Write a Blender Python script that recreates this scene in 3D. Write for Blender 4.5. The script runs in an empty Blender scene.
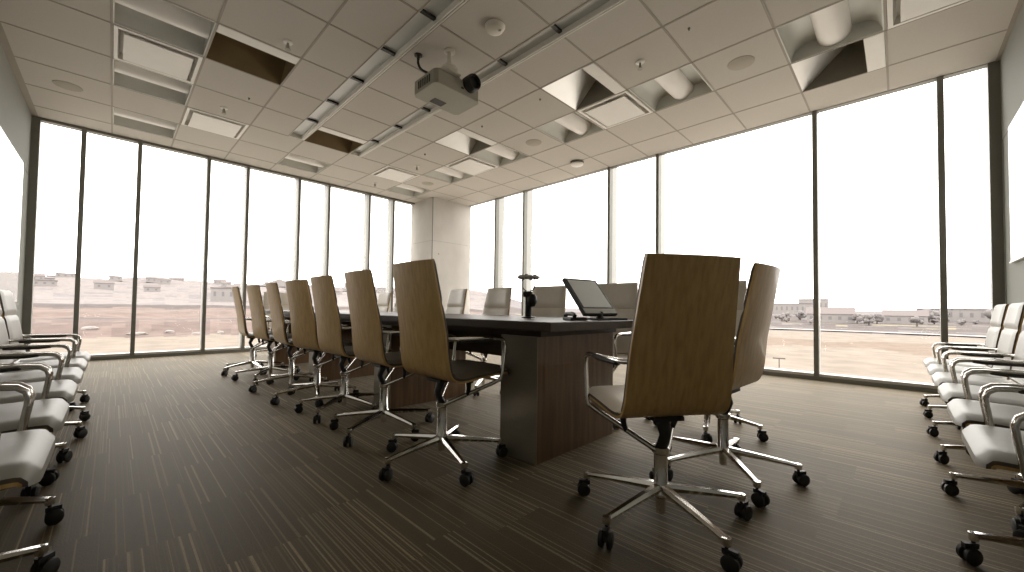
import bpy, bmesh, math, random
from mathutils import Vector, Matrix, noise as mnoise
random.seed(7)
C = bpy.context.scene.collection
PI = math.pi
D1, D2, CE = 8.074, 5.927, 3.24          # glass wall planes and ceiling height
WL, WR = -0.81, -0.72                    # solid walls

# ------------------------------------------------------------------ materials
def new_mat(name):
    m = bpy.data.materials.new(name); m.use_nodes = True
    nt = m.node_tree
    return m, nt, nt.nodes['Principled BSDF']

def N(nt, t, **kw):
    n = nt.nodes.new(t)
    for k, v in kw.items():
        setattr(n, k, v)
    return n

def mat(name, col, rough=.5, metal=0., var=.06, scale=8., stretch=(1, 1, 1), coat=0., spec=.5, bump=0., rough2=None):
    """base colour with a soft procedural variation"""
    m, nt, b = new_mat(name)
    tc = N(nt, 'ShaderNodeTexCoord'); mp = N(nt, 'ShaderNodeMapping'); nz = N(nt, 'ShaderNodeTexNoise')
    mp.inputs['Scale'].default_value = stretch
    nz.inputs['Scale'].default_value = scale; nz.inputs['Detail'].default_value = 4
    nt.links.new(tc.outputs['Object'], mp.inputs['Vector']); nt.links.new(mp.outputs['Vector'], nz.inputs['Vector'])
    mx = N(nt, 'ShaderNodeMix', data_type='RGBA')
    mx.inputs['A'].default_value = (*[c * (1 - var * 2) for c in col], 1)
    mx.inputs['B'].default_value = (*[min(1, c * (1 + var * 2)) for c in col], 1)
    nt.links.new(nz.outputs['Fac'], mx.inputs['Factor'])
    nt.links.new(mx.outputs['Result'], b.inputs['Base Color'])
    b.inputs['Roughness'].default_value = rough; b.inputs['Metallic'].default_value = metal
    b.inputs['Coat Weight'].default_value = coat; b.inputs['Specular IOR Level'].default_value = spec
    if bump:
        bp = N(nt, 'ShaderNodeBump'); bp.inputs['Strength'].default_value = bump; bp.inputs['Distance'].default_value = .01
        nt.links.new(nz.outputs['Fac'], bp.inputs['Height']); nt.links.new(bp.outputs['Normal'], b.inputs['Normal'])
    return m

def ramp_mat(name, stops, scale, stretch, rough=.5, coat=0., detail=6, distort=0., spec=.5, space='Object'):
    m, nt, b = new_mat(name)
    tc = N(nt, 'ShaderNodeTexCoord'); mp = N(nt, 'ShaderNodeMapping'); nz = N(nt, 'ShaderNodeTexNoise'); cr = N(nt, 'ShaderNodeValToRGB')
    mp.inputs['Scale'].default_value = stretch
    nz.inputs['Scale'].default_value = scale; nz.inputs['Detail'].default_value = detail; nz.inputs['Distortion'].default_value = distort
    if space == 'Object':
        nt.links.new(tc.outputs['Object'], mp.inputs['Vector'])
    else:
        g = N(nt, 'ShaderNodeNewGeometry'); nt.links.new(g.outputs['Position'], mp.inputs['Vector'])
    nt.links.new(mp.outputs['Vector'], nz.inputs['Vector']); nt.links.new(nz.outputs['Fac'], cr.inputs['Fac'])
    e = cr.color_ramp.elements
    while len(e) < len(stops): e.new(.5)
    for el, (p, c) in zip(e, stops):
        el.position = p; el.color = (*c, 1)
    nt.links.new(cr.outputs['Color'], b.inputs['Base Color'])
    b.inputs['Roughness'].default_value = rough; b.inputs['Coat Weight'].default_value = coat; b.inputs['Specular IOR Level'].default_value = spec
    return m

def carpet_mat():
    m, nt, b = new_mat('striped_carpet_tiles')
    L = nt.links.new
    g = N(nt, 'ShaderNodeNewGeometry'); s = N(nt, 'ShaderNodeSeparateXYZ'); L(g.outputs['Position'], s.inputs[0])
    def M(op, a, bb=None, c=None):
        n = N(nt, 'ShaderNodeMath', operation=op)
        for i, v in enumerate((a, bb, c)):
            if v is None: continue
            if isinstance(v, (int, float)): n.inputs[i].default_value = v
            else: L(v, n.inputs[i])
        return n.outputs[0]
    cx = M('FLOOR', M('DIVIDE', s.outputs['X'], .25))
    w1 = N(nt, 'ShaderNodeTexWhiteNoise', noise_dimensions='1D'); L(cx, w1.inputs['W'])
    cy = M('FLOOR', M('ADD', M('DIVIDE', s.outputs['Y'], .52), w1.outputs['Value']))
    cv = N(nt, 'ShaderNodeCombineXYZ'); L(cx, cv.inputs[0]); L(cy, cv.inputs[1])
    w2 = N(nt, 'ShaderNodeTexWhiteNoise', noise_dimensions='2D'); L(cv.outputs[0], w2.inputs['Vector'])
    sc = N(nt, 'ShaderNodeSeparateColor'); L(w2.outputs['Color'], sc.inputs[0])
    # stripes: wide sparse ones and fine dense ones, shifted tile by tile
    n1 = N(nt, 'ShaderNodeTexNoise', noise_dimensions='1D'); n1.inputs['Scale'].default_value = 1; n1.inputs['Detail'].default_value = 1
    L(M('ADD', M('MULTIPLY', s.outputs['X'], 72.), M('MULTIPLY', sc.outputs[0], 90.)), n1.inputs['W'])
    n2 = N(nt, 'ShaderNodeTexNoise', noise_dimensions='1D'); n2.inputs['Scale'].default_value = 1; n2.inputs['Detail'].default_value = 0
    L(M('ADD', M('MULTIPLY', s.outputs['X'], 130.), M('MULTIPLY', sc.outputs[1], 70.)), n2.inputs['W'])
    r1 = N(nt, 'ShaderNodeMapRange'); r1.inputs['From Min'].default_value = .615; r1.inputs['From Max'].default_value = .69; L(n1.outputs['Fac'], r1.inputs['Value'])
    r2 = N(nt, 'ShaderNodeMapRange'); r2.inputs['From Min'].default_value = .5; r2.inputs['From Max'].default_value = .66; L(n2.outputs['Fac'], r2.inputs['Value'])
    dense = M('MULTIPLY', r2.outputs[0], M('MULTIPLY', M('POWER', sc.outputs[2], 3.), .6))
    st = M('ADD', M('MULTIPLY', r1.outputs[0], M('ADD', M('MULTIPLY', sc.outputs[1], .6), .4)), dense)
    st = M('MINIMUM', st, 1.)
    # yarn mottle
    n3 = N(nt, 'ShaderNodeTexNoise'); n3.inputs['Scale'].default_value = 160; n3.inputs['Detail'].default_value = 3; L(g.outputs['Position'], n3.inputs['Vector'])
    st2 = M('MULTIPLY', st, M('ADD', M('MULTIPLY', n3.outputs['Fac'], .9), .45))
    mx = N(nt, 'ShaderNodeMix', data_type='RGBA'); L(st2, mx.inputs['Factor'])
    mx.inputs['A'].default_value = (*CARPET_A, 1); mx.inputs['B'].default_value = (*CARPET_B, 1)
    v = M('ADD', M('MULTIPLY', sc.outputs[2], .16), M('MULTIPLY', n3.outputs['Fac'], .5)); v = M('ADD', v, .64)
    hs = N(nt, 'ShaderNodeHueSaturation'); L(mx.outputs['Result'], hs.inputs['Color']); L(v, hs.inputs['Value'])
    L(hs.outputs['Color'], b.inputs['Base Color']); b.inputs['Roughness'].default_value = .6
    b.inputs['Specular IOR Level'].default_value = .16; b.inputs['Specular Tint'].default_value = (1, .78, .5, 1)
    b.inputs['Sheen Weight'].default_value = .22; b.inputs['Sheen Roughness'].default_value = .45; b.inputs['Sheen Tint'].default_value = (1, .86, .66, 1)
    bp = N(nt, 'ShaderNodeBump'); bp.inputs['Strength'].default_value = .25; bp.inputs['Distance'].default_value = .004
    L(n3.outputs['Fac'], bp.inputs['Height']); L(bp.outputs['Normal'], b.inputs['Normal'])
    return m
CARPET_A = (.072, .054, .028); CARPET_B = (.36, .285, .175)

def glass_mat():
    m, nt, b = new_mat('window_glass')
    nt.nodes.remove(b); out = nt.nodes['Material Output']
    t = N(nt, 'ShaderNodeBsdfTransparent'); t.inputs[0].default_value = (.97, .975, .97, 1)
    gl = N(nt, 'ShaderNodeBsdfGlossy'); gl.inputs['Roughness'].default_value = .02
    lw = N(nt, 'ShaderNodeLayerWeight'); pw = N(nt, 'ShaderNodeMath', operation='POWER'); fr = N(nt, 'ShaderNodeMath', operation='MULTIPLY_ADD')
    nt.links.new(lw.outputs['Facing'], pw.inputs[0]); pw.inputs[1].default_value = 5.
    nt.links.new(pw.outputs[0], fr.inputs[0]); fr.inputs[1].default_value = .6; fr.inputs[2].default_value = .025
    nz = N(nt, 'ShaderNodeTexNoise'); nz.inputs['Scale'].default_value = .5
    mr = N(nt, 'ShaderNodeMapRange'); mr.inputs['To Min'].default_value = .01; mr.inputs['To Max'].default_value = .02
    nt.links.new(nz.outputs['Fac'], mr.inputs['Value']); nt.links.new(mr.outputs[0], gl.inputs['Roughness'])
    mx = N(nt, 'ShaderNodeMixShader')
    nt.links.new(fr.outputs[0], mx.inputs[0]); nt.links.new(t.outputs[0], mx.inputs[1]); nt.links.new(gl.outputs[0], mx.inputs[2])
    nt.links.new(mx.outputs[0], out.inputs['Surface'])
    return m

M = {}
M['carpet'] = carpet_mat()
M['glass'] = glass_mat()
M['tile'] = mat('acoustic_tile', (.555, .518, .468), .92, var=.02, scale=60, bump=.05)
M['tbar'] = mat('ceiling_t_bar', (.33, .29, .24), .6, var=.03)
M['white_metal'] = mat('white_enamel', (.76, .73, .68), .4, var=.02)
M['plaque'] = mat('diffuser_plate', (.80, .77, .73), .45, var=.02)
M['reflector'] = mat('light_reflector', (.58, .58, .54), .35, var=.03)
M['basket'] = mat('light_basket', (.90, .86, .83), .5, var=.02)
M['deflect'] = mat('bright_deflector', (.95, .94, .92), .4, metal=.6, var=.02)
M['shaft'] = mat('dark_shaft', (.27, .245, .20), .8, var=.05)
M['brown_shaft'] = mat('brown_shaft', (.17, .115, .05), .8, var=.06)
M['lens'] = mat('strip_lens', (.55, .56, .54), .3, var=.03, scale=3)
M['void'] = mat('plenum_black', (.03, .028, .025), .9)
M['wall'] = mat('painted_wall', (.27, .275, .25), .8, var=.015, scale=3, spec=.4)
M['seam'] = mat('panel_seam', (.16, .16, .14), .7)
M['joint'] = mat('concrete_joint', (.40, .38, .35), .8)
M['board'] = mat('glass_board', (.72, .74, .72), .06, var=.01, coat=.6, spec=.7)
M['alu'] = mat('dark_anodised_mullion', (.19, .185, .16), .45, metal=.1, var=.06)
M['fin'] = mat('pale_facade_fin', (.42, .42, .40), .5, var=.03)
M['sill'] = mat('sill_aluminium', (.60, .585, .55), .35, metal=.3, var=.03)
M['concrete'] = ramp_mat('board_marked_concrete', [(.25, (.50, .47, .43)), (.5, (.57, .54, .505)), (.75, (.63, .60, .565))], 2.2, (1, 1, .6), .85, detail=8)
M['veneer'] = ramp_mat('oak_veneer', [(.3, (.46, .285, .098)), (.5, (.55, .35, .13)), (.7, (.62, .405, .162))], 7, (9, 9, .5), .42, coat=.12, detail=7, distort=.3)
M['edge'] = mat('dark_seat_edge', (.10, .078, .055), .6)
M['leather_dimmed'] = mat('dimmed_cream_leather', (.30, .288, .25), .42, var=.03, scale=30, bump=.04)  # cream leather greyed, dimness along the walls put into the colour
M['leather_shaded'] = mat('shaded_cream_leather', (.17, .145, .105), .45, var=.04, scale=30, bump=.04)  # cream leather darkened, shade by the table put into the colour
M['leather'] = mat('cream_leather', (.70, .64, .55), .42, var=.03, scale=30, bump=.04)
M['chrome'] = mat('polished_chrome', (.74, .72, .69), .13, metal=1., var=.02)
M['black'] = mat('black_plastic', (.017, .016, .014), .5, var=.1)
M['mech'] = mat('black_mechanism', (.03, .028, .025), .45, metal=.3)
M['pad'] = mat('dark_arm_pad', (.035, .03, .024), .5)
M['table'] = ramp_mat('dark_walnut', [(.3, (.034, .020, .010)), (.55, (.050, .029, .0145)), (.8, (.062, .037, .019))], 5, (3, .3, 3), .45, coat=.0, detail=4, spec=.3)
M['pedwood'] = ramp_mat('reddish_walnut', [(.3, (.11, .06, .028)), (.55, (.165, .092, .043)), (.8, (.21, .12, .058))], 5, (7, 7, .5), .33, coat=.2, detail=6)
M['pedmetal'] = mat('brushed_pedestal_side', (.30, .265, .21), .3, metal=.4, var=.05, stretch=(1, 1, 20))
M['screen'] = mat('grey_screen', (.74, .76, .74), .3, var=.02, coat=.5)  # base colour raised to stand in for the window reflection
M['pgrey'] = mat('projector_grey', (.36, .345, .28), .5, var=.03)
M['det'] = mat('detector_white', (.72, .68, .60), .5, var=.02)
M['grille'] = mat('speaker_grille', (.42, .38, .32), .8, var=.05, scale=90)

# ------------------------------------------------------------------ mesh helpers
class MB:
    def __init__(s): s.bm = bmesh.new(); s.mi = 0
    def _f(s, vs):
        try:
            f = s.bm.faces.new(vs); f.material_index = s.mi; return f
        except ValueError: return None
    def quad(s, *pts): s._f([s.bm.verts.new(p) for p in pts]); return s
    def box(s, x0, x1, y0, y1, z0, z1, T=None):
        v = [Vector(p) for p in ((x0,y0,z0),(x1,y0,z0),(x1,y1,z0),(x0,y1,z0),(x0,y0,z1),(x1,y0,z1),(x1,y1,z1),(x0,y1,z1))]
        if T is not None: v = [T @ p for p in v]
        v = [s.bm.verts.new(p) for p in v]
        for f in ((0,3,2,1),(4,5,6,7),(0,1,5,4),(1,2,6,5),(2,3,7,6),(3,0,4,7)): s._f([v[i] for i in f])
        return s
    def prism(s, pts, h0, h1, T=None):
        """polygon in xy from z=h0 to z=h1"""
        T = T or Matrix()
        a = [s.bm.verts.new(T @ Vector((x, y, h0))) for x, y in pts]; b = [s.bm.verts.new(T @ Vector((x, y, h1))) for x, y in pts]
        n = len(pts); s._f(a[::-1]); s._f(b)
        for i in range(n): s._f([a[i], a[(i+1) % n], b[(i+1) % n], b[i]])
        return s
    def lathe(s, prof, seg=20, o=(0,0,0), T=None):
        T = T or Matrix.Translation(o); rings = []
        for r, z in prof:
            if r < 1e-6: rings.append([s.bm.verts.new(T @ Vector((0, 0, z)))])
            else: rings.append([s.bm.verts.new(T @ Vector((r*math.cos(2*PI*i/seg), r*math.sin(2*PI*i/seg), z))) for i in range(seg)])
        for a, b in zip(rings, rings[1:]):
            for i in range(seg):
                j = (i+1) % seg
                if len(a) == 1 and len(b) == 1: continue
                if len(a) == 1: s._f([a[0], b[j], b[i]])
                elif len(b) == 1: s._f([a[i], a[j], b[0]])
                else: s._f([a[i], a[j], b[j], b[i]])
        if len(rings[0]) > 1: s._f(rings[0][::-1])
        if len(rings[-1]) > 1: s._f(rings[-1])
        return s
    def tube(s, path, r, seg=10, rz=None):
        """swept tube; r number or list; rz squashes the second axis"""
        path = [Vector(p) for p in path]; n = len(path); rs = r if isinstance(r, (list, tuple)) else [r]*n
        tan = [(path[min(i+1, n-1)] - path[max(i-1, 0)]).normalized() for i in range(n)]
        up = Vector((0, 0, 1)) if abs(tan[0].z) < .9 else Vector((1, 0, 0))
        u = tan[0].cross(up).normalized(); rings = []
        for i in range(n):
            u = (u - tan[i] * u.dot(tan[i])).normalized(); w = tan[i].cross(u)
            rings.append([s.bm.verts.new(path[i] + u*rs[i]*math.cos(2*PI*k/seg) + w*rs[i]*(rz or 1)*math.sin(2*PI*k/seg)) for k in range(seg)])
        for a, b in zip(rings, rings[1:]):
            for k in range(seg): s._f([a[k], a[(k+1) % seg], b[(k+1) % seg], b[k]])
        s._f(rings[0][::-1]); s._f(rings[-1])
        return s
    def grid(s, rows, close=False):
        vs = [[s.bm.verts.new(p) for p in r] for r in rows]
        for a, b in zip(vs, vs[1:]):
            for i in range(len(a) - 1): s._f([a[i], a[i+1], b[i+1], b[i]])
        return vs
    def make(s, name, mats, parent=None, smooth=False, bevel=0.):
        bmesh.ops.recalc_face_normals(s.bm, faces=s.bm.faces[:])
        if bevel:
            es = [e for e in s.bm.edges if len(e.link_faces) == 2 and e.calc_face_angle(0) > .6]
            bmesh.ops.bevel(s.bm, geom=es, offset=bevel, segments=2, affect='EDGES', profile=.5)
        me = bpy.data.meshes.new(name); s.bm.to_mesh(me); s.bm.free()
        for m in (mats if isinstance(mats, (list, tuple)) else [mats]): me.materials.append(m if not isinstance(m, str) else M[m])
        if smooth:
            for p in me.polygons: p.use_smooth = True
            try: me.set_sharp_from_angle(angle=math.radians(40))
            except Exception: pass
        o = bpy.data.objects.new(name, me); C.objects.link(o)
        if parent: o.parent = parent
        return o

def tag(o, label, cat=None, group=None, kind=None):
    o['label'] = label
    if cat: o['category'] = cat
    if group: o['group'] = group
    if kind: o['kind'] = kind
    return o
def thing(name, label, cat, loc=(0,0,0), rz=0, group=None):
    o = bpy.data.objects.new(name, None); C.objects.link(o); o.location = loc; o.rotation_euler = (0,0,rz)
    o.empty_display_size = .1
    return tag(o, label, cat, group)
def dup(root, loc, rz, label=None, group=None):
    r = root.copy(); C.objects.link(r); r.location = loc; r.rotation_euler = (0,0,rz)
    if label: r['label'] = label
    if group: r['group'] = group
    for ch in list(root.children):
        c = ch.copy(); C.objects.link(c); c.parent = r
        for g in list(ch.children):
            d = g.copy(); C.objects.link(d); d.parent = c
    return r
def arc(c, r, a0, a1, n, f):
    return [f(c[0] + r*math.cos(a0+(a1-a0)*i/n), c[1] + r*math.sin(a0+(a1-a0)*i/n)) for i in range(n+1)]
def catmull(pts, n=6):
    P = [Vector(p) for p in pts]; P = [2*P[0]-P[1]] + P + [2*P[-1]-P[-2]]; out = []
    for i in range(1, len(P)-2):
        for k in range(n):
            t = k/n; a, b, c, d = P[i-1:i+3]
            out.append(.5*((2*b) + (c-a)*t + (2*a-5*b+4*c-d)*t*t + (3*b-a-3*c+d)*t**3))
    out.append(P[-2]); return out
ORD = ['nearest', 'second', 'third', 'fourth', 'fifth', 'sixth', 'seventh', 'eighth', 'ninth', 'tenth']

# ------------------------------------------------------------------ room shell
o = MB().box(WL-.2, D2+.25, WR-.2, D1+.25, -.3, 0).make('floor', 'carpet'); tag(o, 'brown striped carpet tiles covering the conference room floor', 'floor', kind='structure')
o = MB().box(WL-.2, WL, WR-.2, D1+.03, 0, CE+.9).make('wall_left', 'wall'); tag(o, 'plain grey green wall behind the left row of waiting chairs', 'wall', kind='structure')
MB().box(WL-.002, WL+.003, 7.4, D1, 2.447, 2.455).box(WL-.002, WL+.003, 1.0, 7.4, 2.447, 2.455).make('panel_seam', 'seam', o)
o = MB().box(WL, D2+.03, WR-.2, WR, 0, CE+.9).make('wall_right', 'wall'); tag(o, 'plain grey wall behind the right row of waiting chairs', 'wall', kind='structure')
MB().box(.5, D2, WR-.002, WR+.003, 2.447, 2.455).box(5.80, 5.808, WR-.002, WR+.003, 0, 2.45).make('panel_seam', 'seam', o)

# ceiling grid
GX = [WL+.05, -.076, .567, 1.237, 1.905, 2.572, 3.245, 3.918, 4.60, 5.29, D2]
GY = [WR, .05, .736, 1.42, 2.108, 2.794, 3.48, 4.168, 4.855, 5.54, 6.225, 6.91, 7.60, D1]
TRO = [(1,7),(1,9),(1,11),(4,11),(7,11),(7,9),(7,7),(7,5),(7,3),(7,1)]
PLQ = [(1,8),(2,10),(6,10),(7,8),(7,4),(7,0)]
WDG = [(6,4),(6,7),(8,1)]
BRN = [(2,7),(4,9)]
fix = set(TRO+PLQ+WDG+BRN)
S1 = (1.70, 1.87, 1.905); S2 = (2.572, 2.735, 2.77); SY1 = 6.215
mb = MB(); tb = MB()
def tilebox(x0, x1, y0, y1):
    if x1-x0 > .01 and y1-y0 > .01: mb.box(x0, x1, y0, y1, CE, CE+.02)
for i in range(len(GX)-1):
    for j in range(len(GY)-1):
        if (i, j) in fix: continue
        x0, x1, y0, y1 = GX[i], GX[i+1], GY[j], GY[j+1]
        if i == 3 and j <= 9: x1 = S1[0]           # strip light bays
        if i == 5 and j <= 9: x0 = S2[2]
        tilebox(x0, x1, y0, y1)
tilebox(WL, GX[0], WR, D1)
o = mb.make('ceiling', 'tile'); tag(o, 'white acoustic tile ceiling laid in a square grid', 'ceiling', kind='structure')
for x in GX[1:-1]: tb.box(x-.009, x+.009, WR, D1, CE-.003, CE+.012)
for y in GY[1:-1]:
    a = WL
    for s in (S1, S2):
        if y < SY1+.1: tb.box(a, s[0], y-.009, y+.009, CE-.003, CE+.012); a = s[2]
    tb.box(a, D2, y-.009, y+.009, CE-.003, CE+.012)
tb.box(WL, WL+.055, WR, D1, CE-.006, CE+.01); tb.box(WL, D2, WR, WR+.03, CE-.006, CE+.01)
for s in (S1, S2): tb.box(s[0]-.008, s[0]+.002, WR, SY1, CE-.004, CE+.012)
tb.make('ceiling_grid', 'tbar', o)
MB().box(WL-.2, D2+.3, WR-.2, D1+.3, CE+.95, CE+1.1).make('ceiling_slab', 'void', o)
MB().box(WL, D2+.25, D1+.03, D1+.25, CE+.02, CE+.95).box(D2+.03, D2+.05, WR-.2, D1+.25, CE+.0, CE+.95).make('ceiling_bulkhead', 'void', o)

# ceiling fixtures ---------------------------------------------------
def troffer(i, j, label):
    x0, x1, y0, y1 = GX[i]+.012, GX[i+1]-.012, GY[j]+.012, GY[j+1]-.012
    cx, cy = (x0+x1)/2, (y0+y1)/2; hx, hy = (x1-x0)/2, (y1-y0)/2
    t = thing('recessed_ceiling_light', label, 'ceiling light', (cx, cy, CE), 0, 'recessed ceiling lights with a curved basket')
    a = MB(); pr = []
    for k in range(17):                                            # twin vaults either side of the basket
        u = -1 + 2*k/16; z = .14*math.sqrt(max(0, 1-(2*abs(u)-1)**2)) if abs(u) > .5 else .14
        pr.append((u*hy, z+.004))
    a.grid([[Vector((-hx, y, z)) for y, z in pr], [Vector((hx, y, z)) for y, z in pr]])
    a.make('reflector', 'reflector', t, smooth=True)
    e = MB()
    for s in (-1, 1): e.box(s*hx-.004, s*hx+.004, -hy, hy, 0, .15)
    for s in (-1, 1): e.box(-hx, hx, s*hy-.006, s*hy+.006, -.002, .02)
    e.make('end_plate', 'reflector', t)
    b = MB(); R = .125
    pr = [(R*math.cos(PI+PI*k/14), .14 + .115*math.sin(PI+PI*k/14)) for k in range(15)]
    b.grid([[Vector((-hx+.006, y, z)) for y, z in pr], [Vector((hx-.006, y, z)) for y, z in pr]])
    b.make('lamp_basket', 'basket', t, smooth=True)
    return t
col_near = {1:'under the camera end of the right glazing', 3:'beyond the round speaker nearest the right wall', 5:'beyond the square diffuser near the right glazing', 7:'midway along the right glazing', 9:'beyond the middle square diffuser on the right', 11:'next to the concrete column'}
for i, j in TRO:
    if i == 7: l = 'recessed ceiling light with white curved basket, ' + col_near[j]
    elif i == 1: l = {7:'recessed ceiling light in the left column, topmost of three', 9:'recessed ceiling light in the left column, middle of three', 11:'recessed ceiling light in the left column, closest to left glazing'}[j]
    else: l = 'recessed ceiling light beside left glazing beyond the strip lights'
    troffer(i, j, l)
def plaque(i, j, label):
    x0, x1, y0, y1 = GX[i]+.012, GX[i+1]-.012, GY[j]+.012, GY[j+1]-.012
    cx, cy = (x0+x1)/2, (y0+y1)/2; hx, hy = (x1-x0)/2, (y1-y0)/2
    t = thing('square_air_diffuser', label, 'air vent', (cx, cy, CE), 0, 'square plaque air diffusers')
    f = MB(); rings = [(1, 1, 0), (1, 1, -.006), (.91, .91, -.006), (.86, .86, .05), (.5, .5, .10)]
    vs = []
    for a, b, z in rings: vs.append([f.bm.verts.new((sx*hx*a, sy*hy*b, z)) for sx, sy in ((-1,-1),(1,-1),(1,1),(-1,1))])
    for p, q in zip(vs, vs[1:]):
        for k in range(4): f._f([p[k], p[(k+1) % 4], q[(k+1) % 4], q[k]])
    f._f(vs[-1]); f.make('frame', 'white_metal', t)
    p = MB(); p.box(-hx*.79, hx*.79, -hy*.79, hy*.79, -.02, -.010)
    for s in (-1, 1): p.box(s*.2-.01, s*.2+.01, -.01, .01, -.01, .09)
    p.make('plaque_plate', 'plaque', t)
pl = {(1,8):'square air diffuser in the left ceiling column between two recessed lights', (2,10):'square air diffuser close to left glazing beside the sprinkler', (6,10):'square air diffuser farthest away, above the column', (7,8):'square air diffuser between recessed lights, middle of right column', (7,4):'square air diffuser beside the bright open deflector right of the projector', (7,0):'square air diffuser cut by the top edge near right wall'}
for k in PLQ: plaque(*k, pl[k])
def wedge(i, j, label, brown=False):
    x0, x1, y0, y1 = GX[i]+.01, GX[i+1]-.01, GY[j]+.01, GY[j+1]-.01
    if i == 4: x0 = GX[4]+.01
    cx, cy = (x0+x1)/2, (y0+y1)/2; hx, hy = (x1-x0)/2, (y1-y0)/2; ys = -hy+.135; h = .5
    t = thing('slot_air_vent' if brown else 'wall_wash_light', label, 'air vent' if brown else 'ceiling light', (cx, cy, CE), 0, 'open brown air slots' if brown else 'wedge shaped open ceiling coves')
    MB().box(-hx, hx, -hy, ys, -.006, .02).make('front_strip', 'white_metal', t, bevel=.004)
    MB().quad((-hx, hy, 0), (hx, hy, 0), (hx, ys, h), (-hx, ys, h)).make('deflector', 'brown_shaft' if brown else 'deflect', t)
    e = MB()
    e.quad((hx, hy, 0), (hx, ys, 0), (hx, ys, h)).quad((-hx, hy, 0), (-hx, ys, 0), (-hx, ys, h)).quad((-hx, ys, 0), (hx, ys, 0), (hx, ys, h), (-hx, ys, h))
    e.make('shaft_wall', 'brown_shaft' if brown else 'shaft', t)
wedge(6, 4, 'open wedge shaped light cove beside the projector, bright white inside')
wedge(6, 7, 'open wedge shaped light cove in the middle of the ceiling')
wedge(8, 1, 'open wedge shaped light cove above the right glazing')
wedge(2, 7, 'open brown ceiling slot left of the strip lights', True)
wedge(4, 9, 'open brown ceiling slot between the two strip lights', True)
for n, (s, lab) in enumerate(((S1, 'long recessed strip light, left of the projector'), (S2, 'long recessed strip light, behind and right of the projector'))):
    t = thing('ceiling_strip_light', lab, 'strip light', ((s[0]+s[2])/2, 3, CE), 0); c0 = (s[0]+s[2])/2
    w0, w1, w2 = s[0]-c0, s[1]-c0, s[2]-c0
    MB().box(w0, w0+.006, WR-3, SY1-3, -.002, .075).box(w1, w1+.012, WR-3, SY1-3, -.004, .075).box(w2-.012, w2, WR-3, SY1-3, -.004, .03).box(w1+.01, w2-.01, WR-3, SY1-3, .012, .02).box(w0, w2, SY1-3-.01, SY1-3, -.003, .075).make('housing', 'white_metal', t)
    ys = [WR] + [y for y in GY[1:] if y < 6.1] + [SY1]
    for a, b in zip(ys, ys[1:]):
        if b < 1.0: continue
        MB().box(w0+.006, w1, a-3+.035, b-3, .05, .06).make('lens_panel', 'lens', t)
        MB().box(w0+.006, w1, a-3, a-3+.035, .028, .06).make('divider', 'mech', t)

def speaker(x, y, label):
    o = MB().lathe([(0, -.012), (.085, -.010), (.098, -.006), (.115, -.004), (.118, 0)], 28, (x, y, CE)).make('ceiling_speaker', 'grille', smooth=True)
    tag(o, label, 'ceiling speaker', 'round ceiling speakers')
speaker(4.255, 1.074, 'round ceiling speaker closest to the right wall'); speaker(4.26, 3.787, 'round ceiling speaker in the middle, above the end of the table')
speaker(4.274, 6.572, 'round ceiling speaker farthest away, near the concrete column'); speaker(-.423, 6.636, 'round ceiling speaker in the dim left corner')
def sprinkler(x, y, label, s=1.):
    t = thing('ceiling_sprinkler', label, 'sprinkler', (x, y, CE), 0, 'ceiling sprinkler heads'); s *= 1.3
    MB().lathe([(.034*s, 0), (.03*s, -.008), (.012*s, -.012), (.012*s, -.012)], 16).make('escutcheon', 'white_metal', t, smooth=True)
    m = MB().lathe([(.008*s, -.01), (.009*s, -.04*s), (.004*s, -.05*s), (.02*s, -.052*s), (.02*s, -.055*s), (0, -.055*s)], 12)
    m.tube([(.008*s, 0, -.02*s), (.014*s, 0, -.035*s), (.005*s, 0, -.052*s)], .002, 5).tube([(-.008*s, 0, -.02*s), (-.014*s, 0, -.035*s), (-.005*s, 0, -.052*s)], .002, 5)
    m.make('nozzle', 'pgrey', t, smooth=True)
for x, y, l in ((1.068, 4.001, 'sprinkler head beside the brown slot at upper left'), (.898, 5.932, 'sprinkler head in front of the left square diffuser'), (3.612, 5.893, 'sprinkler head next to the farthest square diffuser'), (3.564, 1.783, 'sprinkler head between the bright cove and right recessed light'), (3.554, 7.321, 'sprinkler head farthest away, above left glazing')): sprinkler(x, y, l)
def pin(x, y, label):
    o = MB().lathe([(.011, 0), (.011, -.008), (.005, -.011), (.005, -.022), (0, -.022)], 10, (x, y, CE)).make('ceiling_sensor', 'seam', smooth=True); tag(o, label, 'sensor', 'small ceiling sensors')
for x, y, l in ((1.056, 5.426, 'tiny dark ceiling sensor between left diffuser and brown slot'), (3.412, 2.941, 'tiny dark ceiling sensor beside the bright open cove'), (3.398, 3.947, 'tiny dark ceiling sensor right below the projector'), (3.411, 5.336, 'tiny dark ceiling sensor farthest of the middle line'), (3.416, 1.261, 'tiny dark ceiling sensor near the top edge on the right')): pin(x, y, l)
t = thing('smoke_detector', 'round white smoke detector on the tile right of the projector', 'smoke detector', (2.247, 2.459, CE))
MB().lathe([(.088, 0), (.088, -.012), (.078, -.02), (.07, -.04), (.05, -.05), (0, -.05)], 28).make('housing', 'det', t, smooth=True)
MB().lathe([(.012, -.048), (.016, -.056), (.01, -.062), (0, -.062)], 12, (.02, -.045, 0)).make('indicator', 'plaque', t, smooth=True)
t = thing('dome_detector', 'white dome detector by the right glazing above the table end', 'detector', (5.316, 3.761, CE))
MB().lathe([(.11, 0), (.11, -.018), (.06, -.02), (.06, -.03)], 24).make('base', 'seam', t, smooth=True)
MB().lathe([(.06, -.026), (.105, -.03), (.10, -.05), (.06, -.068), (0, -.074)], 24).make('cover', 'plaque', t, smooth=True)

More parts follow.
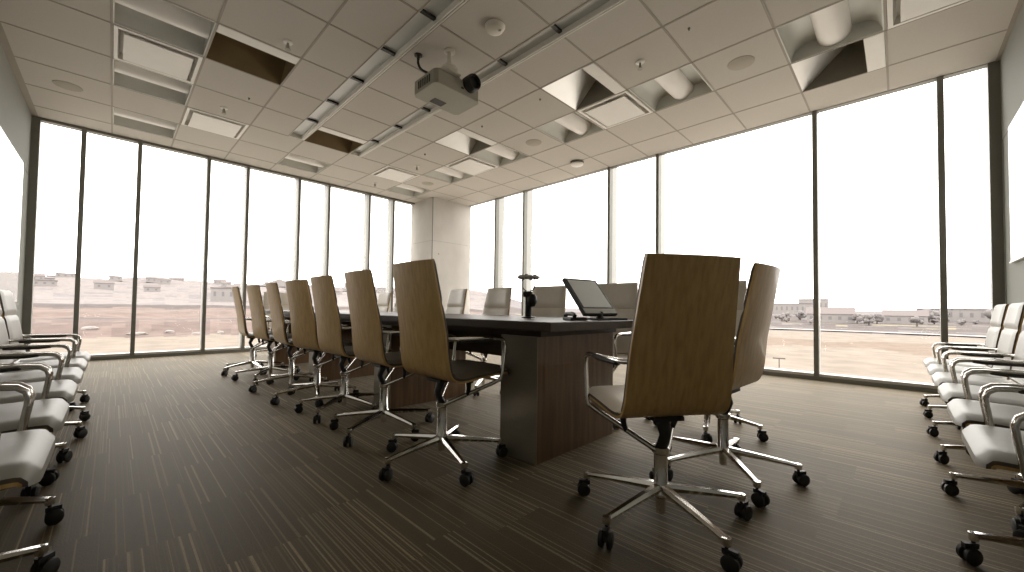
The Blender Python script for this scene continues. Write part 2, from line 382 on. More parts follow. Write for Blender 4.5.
# projector ----------------------------------------------------------
t = thing('ceiling_projector', 'grey projector with black lens hanging from the ceiling', 'projector', (2.31, 3.23, CE)); t.scale = (1.08, 1.08, 1.06)
b = MB(); T = Matrix.Translation((0, 0, -.245))
prof = [(-.255,-.15),(-.225,-.185),(.225,-.185),(.255,-.15),(.255,.15),(.225,.185),(-.225,.185),(-.255,.15)]
b.prism(prof, -.075, .055, T); b.prism([(x*.9, y*.88) for x, y in prof], .055, .078, T)
body = b.make('body', 'pgrey', t, bevel=.006)
g = MB()
for k in range(6): g.box(-.258, -.254, -.10+k*.034, -.082+k*.034, -.29, -.22)
g.make('side_vent', 'black', body)
MB().box(-.10, .03, .05, .14, -.323, -.3195).make('filter_cover', 'mech', body)
MB().box(.02, .05, -.1875, -.184, -.27, -.255).make('receiver_window', 'black', body)
R = Matrix.Translation((.115, -.185, -.20)) @ Matrix.Rotation(PI/2, 4, 'X')
MB().lathe([(.075, -.02), (.075, .07), (.069, .085), (.06, .085), (.052, .05), (0, .045)], 28, T=R).make('lens', 'black', t, smooth=True)
MB().lathe([(.05, 0), (.05, -.012), (.02, -.016), (.02, -.15), (.07, -.155), (.07, -.175)], 18, (-.125, -.2, 0)).make('mount', 'det', t, smooth=True)
MB().box(-.15, .0, -.21, -.02, -.178, -.165).make('mount_bracket', 'det', t)
MB().lathe([(.035, 0), (.035, -.01), (.014, -.014), (.014, -.04)], 14, (-.286, .047, 0)).tube(catmull([(-.286, .047, -.03), (-.286, .045, -.08), (-.265, .03, -.13), (-.20, .0, -.155), (-.12, -.02, -.165)], 5), .011, 8).make('cable', 'black', t, smooth=True)

# ------------------------------------------------------------------ glazing
FR = .055
def glazing(axis, plane, mull, lo, hi, first, wname):
    """window bays along one glass wall; each bay is its own window with frame, sill and fin"""
    edges = [lo] + mull + [hi]
    for k in range(len(edges)-1):
        a, b = edges[k], edges[k+1]
        def bx(m, u0, u1, d0, d1, z0, z1):
            if axis == 'x': m.box(u0, u1, plane+d0, plane+d1, z0, z1)
            else: m.box(plane+d0, plane+d1, u0, u1, z0, z1)
            return m
        w = MB()
        if axis == 'x': w.quad((a, plane+.015, .04), (b, plane+.015, .04), (b, plane+.015, CE-.01), (a, plane+.015, CE-.01))
        else: w.quad((plane+.015, a, .04), (plane+.015, b, .04), (plane+.015, b, CE-.01), (plane+.015, a, CE-.01))
        w = w.make('window_%d' % (first+k), 'glass')
        tag(w, '%s full height window bay, %s from the %s' % (wname, ORD[k] if k else 'first', 'solid wall'), 'window', kind='structure')
        f = MB(); h = .024
        l = a + (.02 if k == 0 else -h)
        if k == 0: bx(f, a-.005, a+.075, -.05, .05, 0, CE)
        else: bx(f, a-h, a+h, -.05, .04, .02, CE)
        if k == len(edges)-2: bx(f, b-.03, b, -.03, .04, .02, CE)
        bx(f, a, b, -.045, .045, CE-(.035 if axis == 'x' else .006), CE+.01)
        bx(f, a, b, -.055, .05, 0, .045)
        f.make('window_frame', 'alu', w)
        bx(MB(), a, b, -.03, .10, .045, .075).make('window_sill', 'sill', w)
        if k: bx(MB(), a-.012, a+.012, .045, .22, -.3, CE+.3).make('facade_fin', 'fin', w)
LM = [-.345, .223, 1.046, 1.59, 2.414, 2.957, 3.795, 4.354]
RM = [-.333, .697, 2.648, 3.50, 5.48, 6.33]
glazing('x', D1, LM, WL, 4.95, 1, 'left')
glazing('y', D2, RM, WR, 7.33, 10, 'right')
c = MB().box(4.884, 5.97, 7.287, D1+.1, 0, CE).make('concrete_column', 'concrete'); tag(c, 'square pale concrete column in the corner between both glass walls', 'column', kind='structure')
MB().box(4.882, 5.9, 7.285, 7.29, 2.28, 2.288).box(4.882, 4.888, 7.285, D1, 2.28, 2.288).make('formwork_joint', 'joint', c)
MB().box(4.876, 4.892, 7.279, 7.287, 0, CE).make('corner_joint', 'seam', c)
h = MB()
for x, z in ((5.06, 2.0),): h.lathe([(.014, 0), (.014, .003)], 12, T=Matrix.Translation((x, 7.2875, z)) @ Matrix.Rotation(PI/2, 4, 'X'))
h.make('tie_hole', 'seam', c)

# wall boards
t = thing('mounted_writing_board', 'long glossy white writing board on the left wall', 'board', (WL, 4.4, .8))
MB().box(.002, .02, -3, 3, 0, 1.655).make('board_surface', 'board', t, bevel=.002)
MB().box(.002, .035, -3, 3, -.03, -.005).make('pen_tray', 'alu', t)
t = thing('mounted_writing_board', 'glossy white writing board on the right wall', 'board', (3.42, WR, 1.26))
MB().box(-2, 2, .002, .02, 0, 1.17).make('board_surface', 'board', t, bevel=.002)
MB().box(-2, 2, .002, .03, -.012, -.002).make('board_edge', 'sill', t)

# ------------------------------------------------------------------ chairs
PROF = [(.285,.428,.185),(.265,.437,.197),(.10,.432,.208),(-.02,.424,.212),(-.082,.436,.213),(-.116,.478,.212),(-.138,.56,.209),(-.163,.70,.202),(-.193,.86,.191),(-.222,1.012,.180)]
FULL = catmull(PROF, 6)
def sheet(mb, pts, off, th, nu=10, soft=True, edge_mi=None):
    """closed slab following the seat profile; off = offset along the sitter side, th = thickness"""
    n = len(pts); top = []; bot = []
    for i, p in enumerate(pts):
        a, b = pts[max(0, i-1)], pts[min(n-1, i+1)]
        tx, tz = b.x-a.x, b.y-a.y; l = math.hypot(tx, tz); nx, nz = tz/l, -tx/l        # towards the sitter
        back = min(1, max(0, (p.y-.46)/.2))
        rt, rb = [], []
        for k in range(nu+1):
            u = -1+2*k/nu; q = abs(u)
            cup = back*.016*u*u
            e = 1.
            if soft: e = .35+.65*math.sqrt(max(0, 1-q**8))
            if soft and (i == 0 or i == n-1): e *= .45
            x, z = p.x+nx*off+cup, p.y+nz*off
            rb.append(Vector((x, u*p.z, z))); rt.append(Vector((x+nx*th*e, u*p.z, z+nz*th*e)))
        top.append(rt); bot.append(rb)
    m0 = mb.mi
    vt = mb.grid(top); vb = mb.grid(bot)
    if edge_mi is not None: mb.mi = edge_mi
    for i in range(n-1):
        for k in (0, nu): mb._f([vt[i][k], vt[i+1][k], vb[i+1][k], vb[i][k]])
    for i in (0, n-1):
        for k in range(nu): mb._f([vt[i][k], vt[i][k+1], vb[i][k+1], vb[i][k]])
    mb.mi = m0
def sub(z0, z1, back=True):
    return [p for p in FULL if (p.x < -.09 and z0 <= p.y <= z1)]
CAST = bmesh.new()
def star_leg(r0=.02, r1=.31):
    m = MB(); n = 6; rows = []
    for i in range(n+1):
        t = i/n; x = r0+(r1-r0)*t; z = .135-.032*t-.006*t*t; w = .019-.006*t; h = .030-.014*t
        rows.append([Vector((x, -w*.55, z)), Vector((x, w*.55, z)), Vector((x, w, z-h*.45)), Vector((x, w*.7, z-h)), Vector((x, -w*.7, z-h)), Vector((x, -w, z-h*.45)), Vector((x, -w*.55, z))])
    vs = m.grid(rows); m._f([v for v in vs[0][:6]][::-1]); m._f([v for v in vs[-1][:6]])
    bmesh.ops.remove_doubles(m.bm, verts=m.bm.verts[:], dist=1e-5)
    m.lathe([(.014, .072), (.0155, .085), (.0145, .0965), (0, .098)], 10, (r1, 0, 0))
    return m
def caster_mb(r1=.31):
    m = MB(); a = .5
    T0 = Matrix.Translation((r1, 0, 0)) @ Matrix.Rotation(a, 4, 'Z')
    for s in (-1, 1):
        m.lathe([(0, -.0095), (.020, -.0095), (.027, -.006), (.027, .006), (.020, .0095), (0, .0095)], 18, T=T0 @ Matrix.Translation((.014, s*  .0145, .027)) @ Matrix.Rotation(PI/2, 4, 'X'))
    m.box(-.008, .03, -.006, .006, .025, .062, T0)
    m.lathe([(.006, .05), (.006, .085)], 8, T=T0)
    m.box(-.012, .034, -.008, .008, .048, .064, T0)
    return m
def arm_path(s):
    L = s*.213
    raw = [(-.012, s*.018, .284), (.0, s*.03, .289), (.19, s*.19, .398)]
    p = [Vector(q) for q in raw]
    p += [Vector((.218, s*.211, .415)), Vector((.228, L, .45)), Vector((.243, L, .56))]
    p += [Vector((.246, L, .593)), Vector((.238, L, .616)), Vector((.216, L, .630)), Vector((.18, L, .634))]
    p += [Vector((.02, L, .636)), Vector((-.07, L, .638)), Vector((-.102, s*.208, .639)), Vector((-.122, s*.188, .640))]
    return p
def make_chair(name, label, cat, group):
    t = thing(name, label, cat, group=group)
    m = MB(); sheet(m, FULL, 0, .010, 10, False)
    m.make('seat_shell', 'veneer', t, smooth=True)
    m = MB(); sheet(m, [p for p in FULL if p.x > -.085 or p.y < .437][:26], .010, .032, 12, True, 1); m.make('seat_cushion', ['leather', 'edge'], t, smooth=True)
    bk = sub(.452, 1.02); ki = min(range(len(bk)), key=lambda q: abs(bk[q].y-.80))
    bc = MB(); sheet(bc, bk[:ki+1], .010, .026, 12, True, 1); sheet(bc, bk[ki:], .010, .027, 12, True, 1)
    bc.make('back_cushion', ['leather', 'edge'], t, smooth=True)
    for s in (1, -1):
        a = MB(); a.tube(arm_path(s), .0105, 10); ar = a.make('armrest', 'chrome', t, smooth=True)
        MB().tube([(-.065, s*.213, .636), (-.06, s*.213, .630), (.10, s*.213, .628), (.15, s*.213, .631), (.17, s*.213, .634)], [.006, .014, .014, .012, .006], 10, .8).make('arm_pad', 'pad', ar, smooth=True)
    for s in (1, -1):
        MB().tube([(.085, s*.102, .335), (.082, s*.115, .37), (.076, s*.122, .428)], [.010, .012, .016], 10).make('seat_support', 'mech', t, smooth=True)
    col_ = MB().lathe([(.017, .045), (.019, .10), (.032, .112), (.032, .128), (.0265, .135), (.0255, .268), (.033, .274), (.033, .296), (.02, .302), (0, .302)], 20)
    col_.make('column', 'chrome', t, smooth=True)
    k = MB(); k.tube([(.0, 0, .29), (-.018, 0, .32), (-.03, 0, .35), (-.012, 0, .40), (.01, 0, .428)], [.026, .024, .024, .03, .04], 10, .7); k.box(-.06, .14, -.06, .06, .408, .424)
    k.make('tilt_mechanism', 'mech', t, smooth=True)
    L0, K0 = None, None
    for i in range(5):
        a = i*2*PI/5
        if L0 is None:
            L0 = star_leg().make('base_leg', 'chrome', t, smooth=True); K0 = caster_mb().make('caster', 'black', L0, smooth=True); K0.rotation_euler = (0,0,0); lg = L0
        else:
            lg = L0.copy(); C.objects.link(lg); kk = K0.copy(); C.objects.link(kk); kk.parent = lg
        lg.rotation_euler = (0, 0, a)
    return t
WAIT = None
def waiting(x, y, th, label, group, base):
    """lower, wider and shallower version of the same chair"""
    global WAIT
    if WAIT is None:
        WAIT = make_chair('waiting_chair', label, 'chair', group); t = WAIT; done = {}
        for ch in t.children:
            k = ch.name.split('.')[0]
            for o in [ch] + list(ch.children):
                if o.data.name in done: continue
                done[o.data.name] = 1
                if k in ('seat_cushion', 'back_cushion'): o.data.materials[0] = M['leather_dimmed']
                for v in o.data.vertices:
                    c = v.co
                    if k in ('base_leg',):
                        c.x *= .86
                    elif k != 'column':
                        c.x *= WSX; c.y *= WSY
                        if c.z > .5 and k in ('seat_shell', 'back_cushion'): c.z = .5+(c.z-.5)*.885
                        if k == 'armrest' and c.z > .45: c.z -= .028*min(1, (c.z-.45)/.15)
                        c.z += WDZ if c.z > .33 else WDZ*max(0, (c.z-.26)/.07)
        t.location = (x, y, 0); t.rotation_euler = (0,0,th)
    else:
        t = dup(WAIT, (x, y, 0), th, label, group)
    set_base(t, base-th); return t
WSX, WSY, WDZ = .84, 1.2, -.07
def set_base(t, ang):
    i = 0
    for ch in t.children:
        if ch.name.startswith('base_leg'):
            ch.rotation_euler = (0, 0, ang + i*2*PI/5); i += 1
BASE = None
def chair(x, y, th, label, cat, group, base=0., dz=0., name='conference_chair'):
    """th = facing direction"""
    global BASE
    if BASE is None:
        BASE = make_chair(name, label, cat, group); t = BASE; t.location = (x, y, 0); t.rotation_euler = (0,0,th)
    else:
        t = dup(BASE, (x, y, 0), th, label, group); t['category'] = cat; t.name = name
    set_base(t, base-th)
    for ch in t.children:
        n = ch.name.split('.')[0]
        if n in ('seat_shell', 'seat_cushion', 'back_cushion', 'armrest', 'seat_support', 'tilt_mechanism', 'column'): ch.location.z = dz
    return t
G1, G2, G3 = 'wood backed chairs along the near side of the table', 'cream chairs along the far side of the table', 'chairs at the ends of the table'
chair(1.508, .662, .97, 'closest wood backed chair, at the table end with its back to us', 'chair', G3, math.radians(26), -.022)
chair(2.14, .625, 1.52, 'cream leather chair at the table end, seen edge on beside the nearest chair', 'chair', G3, math.radians(4), 0)
ROW = [(1.229, 1.712, .005, 38, .012), (1.258, 2.396, -.02, 61, .008), (1.262, 3.026, .022, 71, .006), (1.262, 3.60, .13, 37, 0), (1.25, 4.25, -.03, 36, 0), (1.235, 4.91, .06, 15, 0), (1.20, 5.55, -.04, 59, 0)]
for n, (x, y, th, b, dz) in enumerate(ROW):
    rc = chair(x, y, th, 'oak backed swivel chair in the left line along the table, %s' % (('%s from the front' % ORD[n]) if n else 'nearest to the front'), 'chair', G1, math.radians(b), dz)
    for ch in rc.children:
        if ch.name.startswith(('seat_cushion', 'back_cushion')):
            ch.material_slots[0].link = 'OBJECT'; ch.material_slots[0].material = M['leather_shaded']
FAR = [(2.86, .93, 3.1, -20), (2.63, 1.60, 3.2, 10), (2.66, 2.30, 3.25, 40), (2.60, 2.94, 3.1, 0), (2.60, 3.64, 3.0, 33), (2.6, 4.15, 3.1, 15), (2.6, 4.78, 3.2, 50), (2.62, 5.40, 3.1, 5), (2.66, 6.02, 2.7, 25)]
FL = ['partly hidden behind the closest chair', 'behind the tilted touch screen', 'between table camera and touch screen', 'left of the black table camera', 'in front of the concrete column', 'behind the nearest oak back', 'beyond the nearest oak back', 'just left of the nearest oak back', 'farthest along, turned edge on']
for n, (x, y, th, b) in enumerate(FAR):
    chair(x, y, th, 'cream chair on the far side of the table, ' + FL[n], 'chair', G2, math.radians(b))
chair(1.86, 6.98, -PI/2, 'cream leather chair at the far end of the table', 'chair', G3, .3)
GL, GR = 'waiting chairs along the left wall', 'waiting chairs along the right wall'
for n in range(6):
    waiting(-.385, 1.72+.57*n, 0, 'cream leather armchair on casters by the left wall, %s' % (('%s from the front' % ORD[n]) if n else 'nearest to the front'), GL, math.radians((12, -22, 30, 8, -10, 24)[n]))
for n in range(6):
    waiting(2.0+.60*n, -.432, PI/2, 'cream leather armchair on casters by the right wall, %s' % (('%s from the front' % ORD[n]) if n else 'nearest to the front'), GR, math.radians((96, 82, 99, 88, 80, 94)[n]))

# ------------------------------------------------------------------ table
TX0, TX1, TY0, TY1, TZ = 1.40, 2.48, 1.13, 6.42, .74
t = thing('conference_table', 'long dark walnut conference table on panel pedestals', 'table', ((TX0+TX1)/2, (TY0+TY1)/2, 0))
ox, oy = (TX0+TX1)/2, (TY0+TY1)/2
MB().box(TX0-ox, TX1-ox, TY0-oy, TY1-oy, TZ-.045, TZ).make('tabletop', 'table', t, bevel=.004)
MB().box(TX0-ox+.16, TX1-ox-.16, TY0-oy+.19, TY1-oy-.19, TZ-.085, TZ-.046).make('under_frame', 'table', t)
for y0 in (1.33, 2.85, 4.40, 5.95):
    m = MB(); a, b, c0, d = 1.545-ox, 2.30-ox, y0-oy, y0+.27-oy
    m.box(a+.004, b-.004, c0, d, 0, TZ-.085); pd = m.make('pedestal', 'pedwood', t)
    MB().box(a, a+.004, c0, d, .0, TZ-.085).make('side_panel', 'pedmetal', pd); MB().box(b-.004, b, c0, d, 0, TZ-.085).make('side_panel', 'pedmetal', pd)
MB().box(1.91-ox, 1.94-ox, 1.6-oy, 5.95-oy, .47, TZ-.085).make('modesty_panel', 'table', t)
MB().box(1.60-ox, 1.86-ox, 1.328-oy, 1.331-oy, .36, .50).make('access_door', 'pedwood', t)

# touch panel
t = thing('touch_screen', 'grey tilted touch screen on a black foot at the table end', 'touch screen', (2.035, 1.256, TZ), math.radians(-9))
# local frame: screen faces -y before tilt; tilt back
def tilt(): return Matrix.Translation((0, 0, .028)) @ Matrix.Rotation(-math.radians(40), 4, 'X')
T = tilt()
b = MB(); b.prism([(-.145,0),(.145,0),(.145,.285),(-.145,.285)], -.012, .012, T @ Matrix.Rotation(PI/2, 4, 'X')); b.make('bezel', 'black', t, bevel=.004)
MB().box(-.124, .124, -.0135, -.0125, .052, .268, T).make('screen', 'screen', t)
MB().box(-.14, .14, -.0142, -.0132, .006, .040, T).make('lower_trim', 'pgrey', t)
MB().lathe([(.03, 0), (.03, .01), (.018, .02), (.018, .05), (0, .05)], 18, (0, .01, 0)).box(-.05, .05, -.02, .05, 0, .008).make('foot', 'black', t, smooth=True)
o = MB().box(-.13, .13, -.045, .045, 0, .012).make('keyboard', 'black', bevel=.003); o.location = (2.15, 1.30, TZ); o.rotation_euler = (0, 0, math.radians(-50)); tag(o, 'low black keyboard lying behind the touch screen foot', 'keyboard')
t = thing('desk_phone', 'small black desk phone beside the touch screen', 'phone', (1.83, 1.30, TZ), math.radians(-30))
MB().prism([(-.05,-.06),(.05,-.06),(.05,.06),(-.05,.06)], 0, .018).make('base', 'black', t, bevel=.005)
MB().tube(catmull([(-.03, -.065, .024), (-.03, -.045, .034), (-.03, 0, .036), (-.03, .045, .034), (-.03, .065, .024)], 4), .012, 8).make('handset', 'mech', t, smooth=True)
o = MB().tube(catmull([(1.88, 1.32, TZ+.004), (1.93, 1.34, TZ+.004), (1.97, 1.31, TZ+.004), (1.985, 1.285, TZ+.006)], 5), .004, 6).make('cable', 'black', smooth=True); tag(o, 'thin black cable between desk phone and touch screen', 'cable')

# table camera
t = thing('conference_camera', 'black conference camera on a post with glass ring on top', 'camera', (1.93, 1.745, TZ), math.radians(-50))
MB().lathe([(.045, 0), (.045, .006), (.022, .012), (.021, .14), (.026, .15), (.026, .175), (0, .18)], 22).make('post', 'black', t, smooth=True)
MB().lathe([(0, -.045), (.022, -.04), (.034, -.02), (.036, 0), (.034, .02), (.022, .04), (0, .045)], 16, (.022, 0, .118)).make('speaker_pod', 'black', t, smooth=True)
MB().lathe([(0, -.024), (.02, -.015), (.024, 0), (.02, .015), (0, .024)], 14, (-.018, 0, .158)).make('microphone_pod', 'black', t, smooth=True)
w = MB()
for s in (-1, 1): w.tube(catmull([(s*.012, 0, .178), (s*.03, 0, .19), (s*.04, 0, .215), (s*.036, 0, .262)], 5), .004, 6)
w.make('wire_yoke', 'mech', t, smooth=True)
MB().lathe([(.02, .262), (.072, .262), (.078, .270), (.072, .279), (.02, .281), (.02, .262)], 28).make('glass_ring', 'sill', t, smooth=True)
for k in range(6):
    a = k*PI/3+.3; MB().lathe([(.010, .256), (.012, .27), (.010, .286), (0, .287)], 12, (.055*math.cos(a), .055*math.sin(a), 0)).make('lens', 'black', t, smooth=True)
# small microphone far down the table
t = thing('desk_microphone', 'small black microphone standing far down the table', 'microphone', (1.72, 5.25, TZ))
MB().lathe([(.05, 0), (.045, .012), (.006, .016), (.005, .1)], 16).make('stand', 'black', t, smooth=True)
MB().lathe([(0, .09), (.02, .095), (.022, .14), (.022, .2), (.012, .215), (0, .218)], 14).make('capsule', 'black', t, smooth=True)

# ------------------------------------------------------------------ outside
GZ = -5.0
def sm(a, b, x):
    t = min(1, max(0, (x-a)/(b-a))); return t*t*(3-2*t)
def height(r, th):
    lw = sm(38, 52, th)                        # 1 on the left half of the view
    n = mnoise.noise(Vector((r*math.cos(math.radians(th))*.02, r*math.sin(math.radians(th))*.02, 0)))
    n2 = mnoise.noise(Vector((r*math.cos(math.radians(th))*.15, r*math.sin(math.radians(th))*.15, 5)))
    bank = sm(96, 112, r)*2.2 + sm(135, 150, r)*1.5 + sm(185, 205, r)*1.9
    hl = bank + 36*sm(210, 700, r)*(.8+.25*n) + .35*n2*sm(80, 110, r)
    hr = 1.0*sm(190, 230, r) + 7.5*sm(230, 600, r)*(.8+.4*n) + .15*n2*sm(60, 90, r)
    return GZ + lw*hl + (1-lw)*hr
rs = [9+3.2*i for i in range(22)] + [80+2.2*i for i in range(70)] + [236+9*i for i in range(60)] + [800, 1000, 1500]
ths = [-75+1.0*i for i in range(245)]
m = MB(); rows = []
for r in rs: rows.append([Vector((r*math.cos(math.radians(a)), r*math.sin(math.radians(a)), height(r, a))) for a in ths])
vs = [[m.bm.verts.new(p) for p in row] for row in rows]
def zone(r, a):
    n = mnoise.noise(Vector((r*.05, a*.25, 2))); n2 = mnoise.noise(Vector((r*.12, a*.5, 9)))
    if a > 45:
        if r < 95+6*n: return 0
        if r < 128+10*n: return 2 if n2 > -.1 else 1
        if r < 134+8*n: return 3
        if r < 192+8*n: return 1
        if r < 206: return 3
        return 4 if n2 > -.2 else 5
    if r < 84+8*n: return 0
    if r < 108+10*n: return 6
    if r < 150: return 0
    if 208 < r < 240 and n > .1: return 7
    if r < 380: return 3 if n2 > -.35 else 5
    return 5
for i in range(len(rs)-1):
    for k in range(len(ths)-1):
        m.mi = zone((rs[i]+rs[i+1])/2, ths[k]+.5); m._f([vs[i][k], vs[i][k+1], vs[i+1][k+1], vs[i+1][k]])
def gm(n, c, v=.2, s=.35): return mat(n, c, .95, var=v, scale=s, spec=.1)
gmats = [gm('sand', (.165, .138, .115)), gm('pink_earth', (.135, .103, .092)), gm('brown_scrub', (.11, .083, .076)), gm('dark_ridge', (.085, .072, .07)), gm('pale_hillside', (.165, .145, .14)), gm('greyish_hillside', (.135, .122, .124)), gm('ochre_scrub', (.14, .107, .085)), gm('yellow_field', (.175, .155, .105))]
o = m.make('ground', gmats, smooth=True); tag(o, 'pale desert ground rising to hazy hills beyond the glass', 'ground', kind='structure')
o = MB().box(-14, D2+12, D1+.3, D1+12, -1.6, -1.35).make('bounce_slab', mat('pale_bounce_slab', (.48, .45, .41), .9)); tag(o, 'added unseen pale slab below the left glazing, bouncing light onto the ceiling', 'bounce_slab', kind='structure')  # unseen slab added to bounce sky light up to the ceiling
o = MB().box(D2+.3, D2+12, -14, D1+.29, -1.6, -1.35).make('bounce_slab', M['bounce_slab'] if 'bounce_slab' in M else mat('pale_bounce_slab', (.48, .45, .41), .9)); tag(o, 'added unseen pale slab below the right glazing, bouncing light onto the ceiling', 'bounce_slab', kind='structure')  # second added slab, out of view, bounces light in on the right
# road on the right
m = MB(); pa = []
for k in range(90):
    a = math.radians(-40+.9*k); r = 157+4*math.sin(a*3); pa.append((Vector((r*math.cos(a), r*math.sin(a), GZ+.25)), Vector(((r+7)*math.cos(a), (r+7)*math.sin(a), GZ+.3))))
m.grid([[p[0] for p in pa], [p[1] for p in pa]])
o = m.make('road', mat('pale_road', (.22, .205, .195), .9)); tag(o, 'pale road crossing the sand beyond the right windows', 'road', kind='structure')
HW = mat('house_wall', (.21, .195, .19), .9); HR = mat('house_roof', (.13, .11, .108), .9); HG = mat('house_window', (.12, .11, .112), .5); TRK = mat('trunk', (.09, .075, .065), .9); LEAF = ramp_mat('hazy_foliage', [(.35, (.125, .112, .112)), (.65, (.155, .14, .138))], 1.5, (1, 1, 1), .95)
def pol(r, a): return r*math.cos(math.radians(a)), r*math.sin(math.radians(a))
def house(r, a, w, d, h, label, name='house', group=None, gable=True):
    x, y = pol(r, a); z = height(r, a)-.3
    t = thing(name, label, 'house' if name == 'house' else 'building', (x, y, z), math.radians(a), group)
    wl = MB().box(-d/2, d/2, -w/2, w/2, 0, h).make('wall', HW, t)
    g = MB(); nwin = max(2, int(w/3.5))
    for k in range(nwin):
        yy = -w/2+(k+.5)*w/nwin; g.box(-d/2-.05, -d/2, yy-.6, yy+.6, h*.4, h*.75)
    g.make('window', HG, wl)
    rf = MB()
    if gable:
        v = [(-d/2-.4, -w/2-.4, h), (d/2+.4, -w/2-.4, h), (d/2+.4, w/2+.4, h), (-d/2-.4, w/2+.4, h), (0, -w/2-.4, h+d*.28), (0, w/2+.4, h+d*.28)]
        v = [rf.bm.verts.new(p) for p in v]
        for f in ((0,1,2,3),(0,3,5,4),(1,4,5,2),(0,4,1),(3,2,5)): rf._f([v[i] for i in f])
    else: rf.box(-d/2-.3, d/2+.3, -w/2-.3, w/2+.3, h, h+.5)
    rf.make('roof', HR, t); return t
rnd = random.Random(3)
n = 0
PL = []
while n < 40:
    r, a = rnd.uniform(400, 690), rnd.uniform(58, 97)
    if any(abs(a-b)*r*.0175 < 24 and abs(r-q) < 22 for q, b in PL): continue
    PL.append((r, a))
    house(r, a, rnd.uniform(8, 15), rnd.uniform(7, 9), rnd.uniform(2.8, 4.6), 'tiny pale house on the hazy hillside beyond the left windows', group='tiny houses on the left hillside', gable=rnd.random() < .6); n += 1
house(300, 80.5, 16, 12, 8, 'white flat roofed block with tall windows beyond the left glazing', 'building', gable=False)
# pavilion with a gabled roof frame
x, y = pol(210, 75.2); t = thing('pavilion', 'pale open pavilion with gabled roof beyond the left glazing', 'pavilion', (x, y, height(210, 75.2)-.2), math.radians(75.2))
MB().prism([(-8.5, 9), (8.5, 9), (0, 12.5)], -5, 5, Matrix.Rotation(PI/2, 4, 'Z') @ Matrix.Rotation(PI/2, 4, 'X')).make('roof', HW, t)
for s in (-1, -.33, .33, 1): MB().box(-5, -4.4, s*8-.25, s*8+.25, 0, 9).make('post', HW, t)
MB().box(-3, 5, -8, 8, 0, 5).make('wall', HW, t)
house(420, 9.5, 40, 18, 9, 'long pale two storey building on the right horizon', 'building', gable=False)
house(470, 7.0, 22, 16, 14, 'taller pale block behind the long building on the right horizon', 'building', gable=False)
house(330, -4.0, 30, 14, 7, 'low wide building beside the far right mullion', 'building', gable=False)
house(250, 5.5, 18, 12, 4.5, 'pale barn with pitched roof in the dark scrub', 'barn')
house(265, -.5, 15, 10, 4, 'white low shed with pitched roof beyond the road', 'shed')
def tree(r, a, h, label):
    x, y = pol(r, a); z = height(r, a)-.2
    t = thing('tree', label, 'tree', (x, y, z), 0, 'hazy trees beyond the right windows')
    MB().tube([(0, 0, 0), (.1, 0, h*.5)], [.35, .2], 7).make('trunk', TRK, t)
    m = MB(); q = random.Random(int(r*10+a*7))
    for k in range(9):
        c = Vector((q.uniform(-.3, .3)*h, q.uniform(-.3, .3)*h, h*q.uniform(.42, .85))); R = h*q.uniform(.16, .26)
        g = bmesh.ops.create_icosphere(m.bm, subdivisions=2, radius=R, matrix=Matrix.Translation(c))
        for v in g['verts']: v.co += (v.co-c).normalized()*R*.35*mnoise.noise(v.co*1.3)
    m.make('crown', LEAF, t, smooth=True)
TL = [(300, -2.2, 8), (305, -6.5, 9), (310, -3.1, 7), (240, 3.2, 5), (246, 1.6, 5), (280, 8.2, 6), (275, 11.5, 6), (290, 4.4, 6), (300, 13, 7), (285, -1.2, 6), (262, 9.6, 5), (296, 6.8, 6)]
q0 = random.Random(5)
TL += [(q0.uniform(215, 330), q0.uniform(-8, 14), q0.uniform(2.5, 5)) for k in range(22)]
for k, (r, a, h) in enumerate(TL): tree(r, a, h, 'hazy bare tree in the scrub beyond the right windows')
x, y = pol(50, 10.3); t = thing('site_sign', 'small T shaped marker post standing in the sand outside', 'sign', (x, y, GZ-.1), math.radians(10))
MB().tube([(0, 0, 0), (0, 0, 1.0)], .05, 8).make('post', TRK, t); MB().box(-.05, .05, -.55, .55, 1.0, 1.12).make('cross_board', TRK, t)
q = random.Random(11); RK = mat('pale_rock', (.2, .18, .17), .9, var=.1, scale=1)
for k in range(8):
    a = (88, 85.5, 79, 74.5, 91.5, 83, 81, 77, 86.5)[k]; r = 96+q.uniform(0, 8); x, y = pol(r, a)
    m = MB(); g = bmesh.ops.create_icosphere(m.bm, subdivisions=2, radius=1)
    for v in g['verts']: v.co *= 1+.35*mnoise.noise(v.co*1.4+Vector((k*3, 0, 0)))
    o = m.make('rock', RK, smooth=False); o.location = (x, y, height(r, a)+.1); o.scale = (q.uniform(.5, .8), q.uniform(.6, 1.5), q.uniform(.3, .5)); o.rotation_euler = (0, 0, math.radians(a))
    tag(o, 'pale rock lying along the bank beyond the left windows', 'rock', 'pale rocks at the foot of the bank')

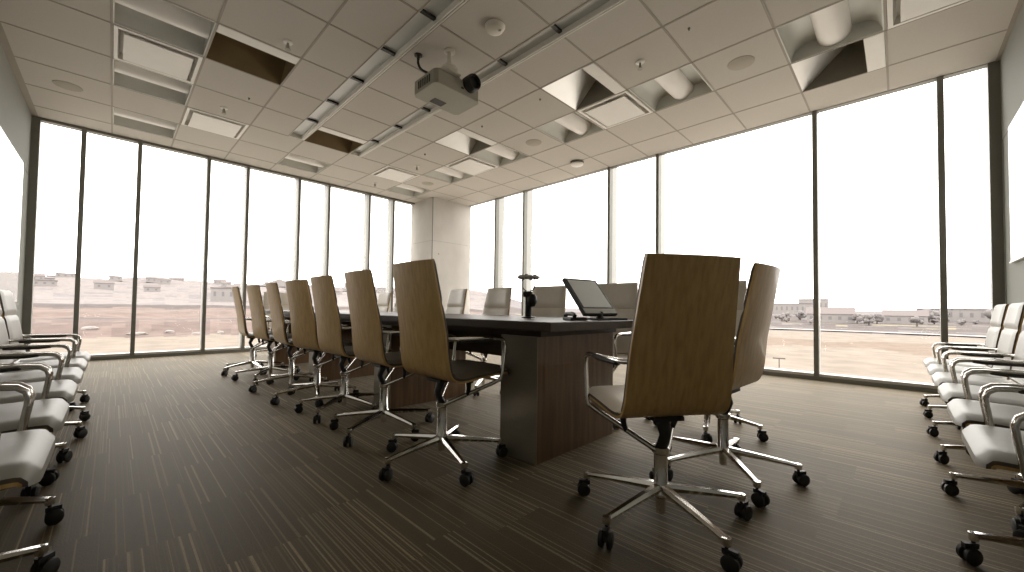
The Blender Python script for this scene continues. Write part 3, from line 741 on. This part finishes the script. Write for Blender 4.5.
# ------------------------------------------------------------------ light, world, camera
w = bpy.data.worlds.new('overcast_sky'); bpy.context.scene.world = w; w.use_nodes = True
nt = w.node_tree; bg = nt.nodes['Background']
tc = N(nt, 'ShaderNodeTexCoord'); sx = N(nt, 'ShaderNodeSeparateXYZ'); cr = N(nt, 'ShaderNodeValToRGB')
nt.links.new(tc.outputs['Generated'], sx.inputs[0]); mr = N(nt, 'ShaderNodeMapRange'); mr.inputs['From Min'].default_value = -1; nt.links.new(sx.outputs['Z'], mr.inputs['Value'])
nt.links.new(mr.outputs[0], cr.inputs['Fac'])
e = cr.color_ramp.elements; e[0].position = .49; e[0].color = (.93, .89, .85, 1); e[1].position = .75; e[1].color = (1, .965, .91, 1)
nt.links.new(cr.outputs['Color'], bg.inputs['Color']); bg.inputs['Strength'].default_value = 5.5
def portal(name, loc, rot, sx_, sy_):
    l = bpy.data.lights.new(name, 'AREA'); l.shape = 'RECTANGLE'; l.size = sx_; l.size_y = sy_
    l.cycles.is_portal = True
    o = bpy.data.objects.new(name, l); C.objects.link(o); o.location = loc; o.rotation_euler = rot
portal('sky_portal_left', ((WL+4.9)/2, D1+.3, CE/2), (-PI/2, 0, 0), 5.8, 3.3)
portal('sky_portal_right', (D2+.3, 3.3, CE/2), (0, PI/2, 0), 3.3, 8.1)

f, cy, yaw, pitch, roll = 392.4724, 297.9068, .777, .0276, .0131
fw = Vector((math.cos(yaw)*math.cos(pitch), math.sin(yaw)*math.cos(pitch), math.sin(pitch)))
r = Vector((math.sin(yaw), -math.cos(yaw), 0)); u = r.cross(fw)
cR = math.cos(roll)*r + math.sin(roll)*u; cU = -math.sin(roll)*r + math.cos(roll)*u
cam = bpy.data.cameras.new('camera'); cam.sensor_width = 36; cam.lens = f*36/1024; cam.shift_y = (cy-286)/1024
cam.clip_start = .02; cam.clip_end = 4000
co = bpy.data.objects.new('camera', cam); C.objects.link(co)
mw = Matrix((cR, cU, -fw)).transposed().to_4x4(); mw.translation = (0, 0, .8); co.matrix_world = mw
sc = bpy.context.scene; sc.camera = co
sc.view_settings.view_transform = 'Standard'; sc.view_settings.look = 'None'; sc.view_settings.exposure = 0; sc.view_settings.gamma = 1
sc.cycles.use_denoising = True; sc.cycles.max_bounces = 10; sc.cycles.diffuse_bounces = 6; sc.cycles.glossy_bounces = 5; sc.cycles.transparent_max_bounces = 12
sc.cycles.caustics_reflective = False; sc.cycles.caustics_refractive = False
sc.cycles.sample_clamp_indirect = 6
